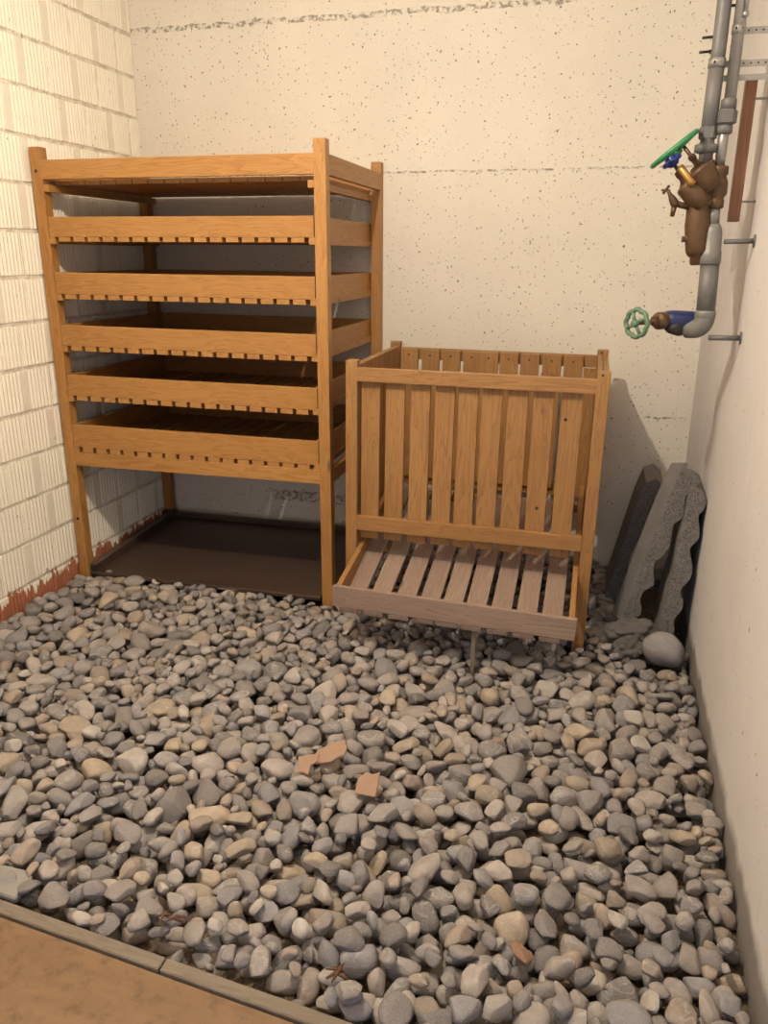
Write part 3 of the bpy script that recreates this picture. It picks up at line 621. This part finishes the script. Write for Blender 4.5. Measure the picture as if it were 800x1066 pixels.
for z_, xa, xp, rp in ((2.212, 2.80, 2.825, .027), (2.305, 2.858, 2.878, .021)):
    s = Mesh(); s.lathe((xp, Y, z_ - .014), (0, 0, 1), [(0, rp - .003), (.0005, rp), (.0275, rp), (.028, rp - .003)], 24)
    s.box((xp + rp - .006, Y + .022, z_ - .010), (RX + .002, Y + .025, z_ + .010), 0, .0006)
    for k in range(6): s.lathe((xp + rp + .012 + k * .022, Y + .0215, z_), (0, 1, 0), [(0, .003), (.001, .003)], 10, 1)
    if z_ < 2.25: s.box((xp + rp - .006, Y + .022, z_ - .050), (RX + .002, Y + .025, z_ - .032), 0, .0006)
    for k in range(2): s.lathe((xp - .010 + k * .018, Y - rp - .0008 + .003 * k, z_), (0, 1, 0), [(0, .0038), (.004, .0038)], 10, 1)
    add('pipe_clamp', s, ['steel', 'hole'])
for z_, xa, xb in ((2.287, 2.772, 2.81), (2.246, 2.768, 2.805), (2.372, 2.835, 2.866)):
    s = Mesh(); s.tube([(xb, Y + .01, z_ + .003), (xa + .01, Y + .0, z_), (xa, Y - .002, z_ - .001)], .0042, 8); s.lathe((xb - .006, Y + .01, z_ + .002), (1, 0, 0), [(0, .007), (.01, .007)], sides=6); add('bolt', s, 'black')
s = Mesh(); s.tube([(2.8935, Y - .024, 2.45), (2.890, Y - .024, 2.345)], .006, 10); s.lathe((2.890, Y - .024, 2.348), (0, 0, -1), [(0, .009), (.008, .011), (.016, .008)], 12); add('threaded_rod', s, 'steel')
tag(Mesh().box((2.931, -1.125, 1.735), (2.966, -1.075, 2.188), 2, .002).build('mounting_board', 'wood_pink'), 'reddish brown upright wooden board behind the water pipes', 'board')
# the board stands off the wall on two thin screws
mb = bpy.data.objects['mounting_board']
for z_ in (1.80, 2.12):
    s = Mesh(); s.tube([(2.930, -1.10, z_), (RX + .003, -1.10, z_)], .004, 8); s.build('screw', 'steel', mb)
for z0_, z1_, yy in ((1.4, 3.0, -.93),):
    pass
# ------------------------------------------------------------------ porous blocks leaning in the corner
S1 = [(2.897, .776), (2.935, .772), (2.975, .760), (2.974, .734), (2.948, .706), (2.930, .669), (2.932, .612), (2.926, .58), (2.897, .55), (2.890, .507), (2.896, .47), (2.873, .413), (2.843, .377), (2.840, .333), (2.847, .289), (2.843, .266), (2.808, .234), (2.800, .193), (2.809, .149), (2.802, .119), (2.765, .114), (2.742, .14)]
S2 = [(2.939, .712), (2.961, .722), (2.998, .697), (3.006, .67), (2.999, .638), (2.984, .611), (2.996, .55), (2.995, .513), (2.97, .474), (2.971, .442), (2.987, .39), (2.984, .336), (2.956, .289), (2.955, .256), (2.969, .23), (2.967, .191), (2.943, .143), (2.944, .072), (2.875, .03), (2.881, .084), (2.897, .249), (2.912, .339), (2.916, .468), (2.932, .617)]
def smooth_poly(P_, n=4):
    out = []; m_ = len(P_)
    for i in range(m_):
        p0, p1, p2, p3 = (Vector(P_[(i + k) % m_]) for k in (-1, 0, 1, 2))
        for j in range(n):
            t = j / n
            v = .5 * ((2 * p1) + (p2 - p0) * t + (2 * p0 - 5 * p1 + 4 * p2 - p3) * t * t + (3 * p1 - p0 - 3 * p2 + p3) * t ** 3)
            out.append((v.x, v.y))
    return out
def block(name, label, poly, y0, ext):
    """porous slab: outline in xz at the front, pushed back along ext; pores only on the sawn end"""
    P2 = poly; n = len(P2); rows = 7; verts = []; por = []; faces = []
    rows = len(ext)
    ex_ = [(0, 0, 0)] + list(ext)
    for e in ex_:
        for (x, z) in P2: verts.append((x + e[0], y0 + e[1], z + e[2])); por.append(0.0)
    for r in range(rows):
        for i in range(n):
            a = r * n + i; b__ = r * n + (i + 1) % n; faces.append((a, a + n, b__ + n, b__))
    f0 = len(verts)
    for (x, z) in P2: verts.append((x, y0 - .0005, z)); por.append(1.0)
    faces.append(tuple(range(f0, f0 + n))); faces.append(tuple(range(rows * n, rows * n + n))[::-1])
    for i in range(n): faces.append((f0 + i, i, (i + 1) % n, f0 + (i + 1) % n))
    o0 = Vector((sum(p[0] for p in P2) / n, y0, min(p[1] for p in P2)))
    me = bpy.data.meshes.new(name); me.from_pydata([tuple(Vector(v) - o0) for v in verts], [], faces)
    a = me.attributes.new('pores', 'FLOAT_VECTOR', 'POINT'); a.data.foreach_set('vector', np.repeat(np.array(por, dtype=np.float32), 3))
    bm = bmesh.new(); bm.from_mesh(me); bmesh.ops.recalc_face_normals(bm, faces=bm.faces[:]); bm.to_mesh(me); bm.free()
    me.materials.append(M['porous']); o = bpy.data.objects.new(name, me); C.objects.link(o); o.location = o0
    tag(o, label, 'block', None); return o
block('concrete_block', 'grey porous slab with a wavy edge, leaning, its foot on a rough lump', smooth_poly(S1), -.90, [(-.044, .10, -.030)])
block('concrete_block', 'grey porous slab with a wavy edge, against the right wall behind the round boulder', smooth_poly(S2), -.95, [(.012, .34, 0)])
S3 = [(2.795, .625), (2.875, .615), (2.855, .52), (2.80, .36), (2.772, .29), (2.755, .22), (2.735, .03), (2.665, .03), (2.685, .135), (2.735, .38)]
block('concrete_block', 'dark grey slab standing in the shadow at the back, behind the two wavy slabs', smooth_poly(S3, 2), -.52, [(.0, .30, 0)])

# ------------------------------------------------------------------ pebbles
def stone_mesh(name, seed, sub, smooth=False):
    rnd = random.Random(seed); bm = bmesh.new(); bmesh.ops.create_icosphere(bm, subdivisions=sub, radius=1)
    planes = []
    for _ in range(rnd.randint(3, 7)):
        n = Vector((rnd.gauss(0, 1), rnd.gauss(0, 1), rnd.gauss(0, .9))).normalized(); planes.append((n, rnd.uniform(.62, .88) + (.35 if smooth else 0)))
    ex = 2.05 if smooth else rnd.uniform(2.0, 2.7); ph = [rnd.uniform(0, 6.3) for _ in range(9)]; ta = rnd.uniform(-.22, .22); tb = rnd.uniform(-.15, .15)
    for v in bm.verts:
        c = v.co; k = (abs(c.x) ** ex + abs(c.y) ** ex + abs(c.z) ** ex) ** (-1 / ex); p = c * k
        p *= 1 + .07 * math.sin(2.1 * c.x + ph[0]) * math.sin(2.6 * c.y + ph[1]) + .05 * math.sin(3.3 * c.z + ph[2] + 2 * c.x) + .025 * math.sin(5.7 * c.x + ph[3]) * math.cos(5.1 * c.y + ph[4] + 2 * c.z)
        for n, d in planes:
            e = p.dot(n) - d
            if e > 0: p = p - n * (e * .80)
        p = Vector((p.x, p.y * (1 + ta * p.x), p.z * (1 + tb * p.x)))
        v.co = p
    for a in range(3):
        m_ = max(abs(v.co[a]) for v in bm.verts)
        lo = min(v.co[a] for v in bm.verts); hi = max(v.co[a] for v in bm.verts)
        for v in bm.verts: v.co[a] = (v.co[a] - (lo + hi) / 2) / ((hi - lo) / 2)
    for f in bm.faces: f.smooth = True
    me = bpy.data.meshes.new(name); bm.to_mesh(me); bm.free(); me.materials.append(M['stone']); return me
SH = [stone_mesh('pebble', 100 + k, 4) for k in range(18)]
SL = [stone_mesh('pebble_low', 100 + k, 3) for k in range(18)]
pos, quat, semi, pix, centre = settle()
NB = 300
rnd = random.Random(11)
SPECIAL = {}
for (u_, w_), lab, m_ in (((612.5, 1023), 'pale cream oblong pebble with squared ends', 'stone_pale'), ((545, 1000), 'small rusty orange-brown pebble in the nearest rows', 'stone_rust'),
        ((532, 970), 'broad pebble with a blunt point, beside the rusty pebble', None), ((376, 1001), 'large round pebble in the middle of the nearest rows', None),
        ((685, 996), 'largest oblong grey pebble, near the foot of the right wall', None)):
    SPECIAL[int(np.hypot(centre[:NB, 0] - u_, centre[:NB, 1] - w_).argmin())] = (lab, m_)
for i in range(NB):
    o = bpy.data.objects.new('pebble', SH[rnd.randrange(18)]); C.objects.link(o)
    o.location = pos[i]; o.rotation_mode = 'QUATERNION'; o.rotation_quaternion = Quaternion(quat[i]).normalized(); o.scale = semi[i] * 1.05
    if i in SPECIAL:
        lab, m_ = SPECIAL[i]; tag(o, lab, 'pebble')
        if m_:
            o.material_slots[0].link = 'OBJECT'; o.material_slots[0].material = M[m_]
    else:
        tag(o, 'smooth grey-brown river pebble lying among the larger, nearer pebbles of the pebble floor', 'pebble', 'larger pebbles in the nearer half of the floor')
vs, fs = [], []; base_i = 0
low = []
for me in SL:
    a = np.empty(len(me.vertices) * 3); me.vertices.foreach_get('co', a)
    f = np.empty(len(me.polygons) * 3, dtype=np.int64); me.loops.foreach_get('vertex_index', f); low.append((a.reshape(-1, 3), f.reshape(-1, 3)))
SL2 = []
for i in range(NB, len(pos)):
    a, f = low[rnd.randrange(18)]
    Rm = np.array(Quaternion(quat[i]).normalized().to_matrix())
    vs.append((a * semi[i] * 1.05) @ Rm.T + pos[i]); fs.append(f + base_i); base_i += len(a)
V = np.concatenate(vs); F = np.concatenate(fs)
me = bpy.data.meshes.new('pebble_bed'); me.vertices.add(len(V)); me.vertices.foreach_set('co', V.ravel())
me.loops.add(F.size); me.loops.foreach_set('vertex_index', F.ravel().astype(np.int32)); me.polygons.add(len(F))
me.polygons.foreach_set('loop_start', np.arange(len(F), dtype=np.int32) * 3); me.polygons.foreach_set('use_smooth', np.ones(len(F), dtype=bool))
me.update(calc_edges=True); me.validate(); me.materials.append(M['stone'])
bed = bpy.data.objects.new('pebble_bed', me); C.objects.link(bed); tag(bed, 'deep bed of smaller grey pebbles filling the cellar floor', 'pebbles'); bed['kind'] = 'stuff'
for me_ in SL: bpy.data.meshes.remove(me_)
# large stones in the corner
def boulder(name, label, loc, s, m_, seed, rz=0, rough=0., cat='stone'):
    me = stone_mesh(name, seed, 5, not rough)
    if rough:
        r_ = random.Random(seed); cs = [Vector((r_.gauss(0, 1), r_.gauss(0, 1), r_.gauss(0, 1))).normalized() for _ in range(70)]
        for v in me.vertices:
            d = v.co.normalized(); k = 0
            for c in cs:
                e = max(0, d.dot(c) - .965) / .035; k = max(k, e)
            v.co = v.co * (1 + rough * k - rough * .3)
    me.materials.clear(); me.materials.append(M[m_])
    o = bpy.data.objects.new(name, me); C.objects.link(o); o.location = loc; o.scale = s; o.rotation_euler = (.1, -.12, rz); tag(o, label, cat)
    return o
boulder('boulder', 'largest round pinkish-grey boulder, in the corner below the porous slabs', (2.898, -1.085, .060), (.083, .075, .077), 'stone_big', 404, .2)
boulder('conglomerate_lump', 'rough lumpy conglomerate stone under the foot of the leaning porous slab', (2.772, -.955, .065), (.098, .070, .055), 'lumpy', 405, -.1, .34)
boulder('conglomerate_lump', 'rough lumpy stone just left of the round boulder', (2.758, -1.065, .035), (.065, .055, .045), 'lumpy', 406, .5, .34)
# ------------------------------------------------------------------ flakes and scraps on the pebbles
def flake(name, label, cat, loc, poly, th, rot, m_):
    ms = Mesh(); ms.prism(poly, 2, -th / 2, th / 2, 0, th * .2); o = ms.build(name, m_); o.location = loc; o.rotation_euler = rot; tag(o, label, cat); return o
FZ = .078
flake('flake', 'tan flat flake with ragged edges, left of the three flakes on the pebbles', 'flake', (1.748, -2.232, FZ - .006), smooth_poly([(-.040, -.030), (-.022, -.012), (-.030, .022), (.0, .030), (.040, .034), (.034, .008), (.014, -.006), (.012, -.034), (-.012, -.026)], 1), .007, (.62, -.10, .12), 'tan')
flake('flake', 'largest tan flat flake, middle one of the three flakes on the pebbles', 'flake', (1.806, -2.163, FZ), [(-.052, -.036), (-.044, .002), (-.020, .018), (.008, .040), (.034, .052), (.050, .022), (.046, .002), (.024, -.012), (.010, -.030), (-.016, -.038), (-.034, -.046)], .007, (.60, .05, .02), 'tan')
flake('flake', 'tan squarish flake with straight sides, nearest of the three flakes on the pebbles', 'flake', (1.966, -2.282, FZ), [(-.032, -.036), (-.032, .012), (-.010, .034), (.012, .030), (.032, .040), (.032, -.036)], .007, (.66, .02, .04), 'tan')
flake('stone_offcut', 'pale flat stone offcut at the left end of the edging batten', 'stone', (1.150, -2.868, .010), [(-.085, -.030), (.040, -.034), (.036, .040), (.0, .052), (-.085, .046)], .022, (.12, .02, -.05), 'pale_tile')
def leaf(loc, rz, label):
    r_ = random.Random(int(abs(rz * 100))); t = Mesh()
    for k in range(5):
        a = r_.uniform(0, 6.28); p0 = Vector((r_.uniform(-.02, .02), r_.uniform(-.012, .012), r_.uniform(-.004, .006)))
        d = Vector((math.cos(a), math.sin(a), r_.uniform(-.3, .3))) * .022
        t.tube([p0 - d, p0 + Vector((0, 0, .006)), p0 + d], [.002, .005, .0015], 6)
    o = t.build('dry_leaf', 'leaf'); o.location = loc; o.rotation_euler = (0, 0, rz); tag(o, label, 'leaf'); return o
leaf((1.632, -2.885, .055), .4, 'brown crumpled dry leaf between pebbles near the batten joint')
leaf((2.085, -2.925, .045), 1.1, 'brown crumpled dry leaf caught between pebbles and the batten, nearer the viewer')

# ------------------------------------------------------------------ light
def lamp(name, kind, loc, energy, col, size=.05, rot=None):
    l = bpy.data.lights.new(name, kind); l.energy = energy; l.color = col
    if kind == 'POINT': l.shadow_soft_size = size
    else: l.shape = 'RECTANGLE'; l.size, l.size_y = size
    o = bpy.data.objects.new(name, l); C.objects.link(o); o.location = loc
    if rot: o.rotation_euler = rot
    return o
lamp('ceiling_lamp', 'POINT', (1.585, -2.67, 2.93), 160, (1.0, .86, .68), .03)
lamp('cool_fill', 'AREA', (2.225, FY - .12, 1.05), 14, (.58, .72, 1.0), (1.0, 2.0), (PI / 2, 0, 0))  # cool fill light added behind the viewer; its doorway is assumed
w = bpy.data.worlds.new('World'); bpy.context.scene.world = w; w.use_nodes = True
w.node_tree.nodes['Background'].inputs[0].default_value = (.72, .82, 1, 1); w.node_tree.nodes['Background'].inputs[1].default_value = .03
# ------------------------------------------------------------------ camera
cam = bpy.data.cameras.new('camera'); co = bpy.data.objects.new('camera', cam); C.objects.link(co)
cam.sensor_fit = 'HORIZONTAL'; cam.sensor_width = 36; cam.lens = 827.853 * 36 / 800; cam.clip_start = .05
Rm = Matrix(((.9651378, .2616929, .0050804), (-.0851688, .2956354, .9514967), (.2474980, -.9187582, .3076170))).transposed()
co.matrix_world = Matrix.Translation((2.54665, -4.26051, 1.61916)) @ Rm.to_4x4()
sc = bpy.context.scene; sc.camera = co
vs_ = sc.view_settings; vs_.view_transform = 'Standard'; vs_.look = 'None'; vs_.gamma = 1; vs_.exposure = 0.0
try: vs_.use_curve_mapping = False
except Exception: pass
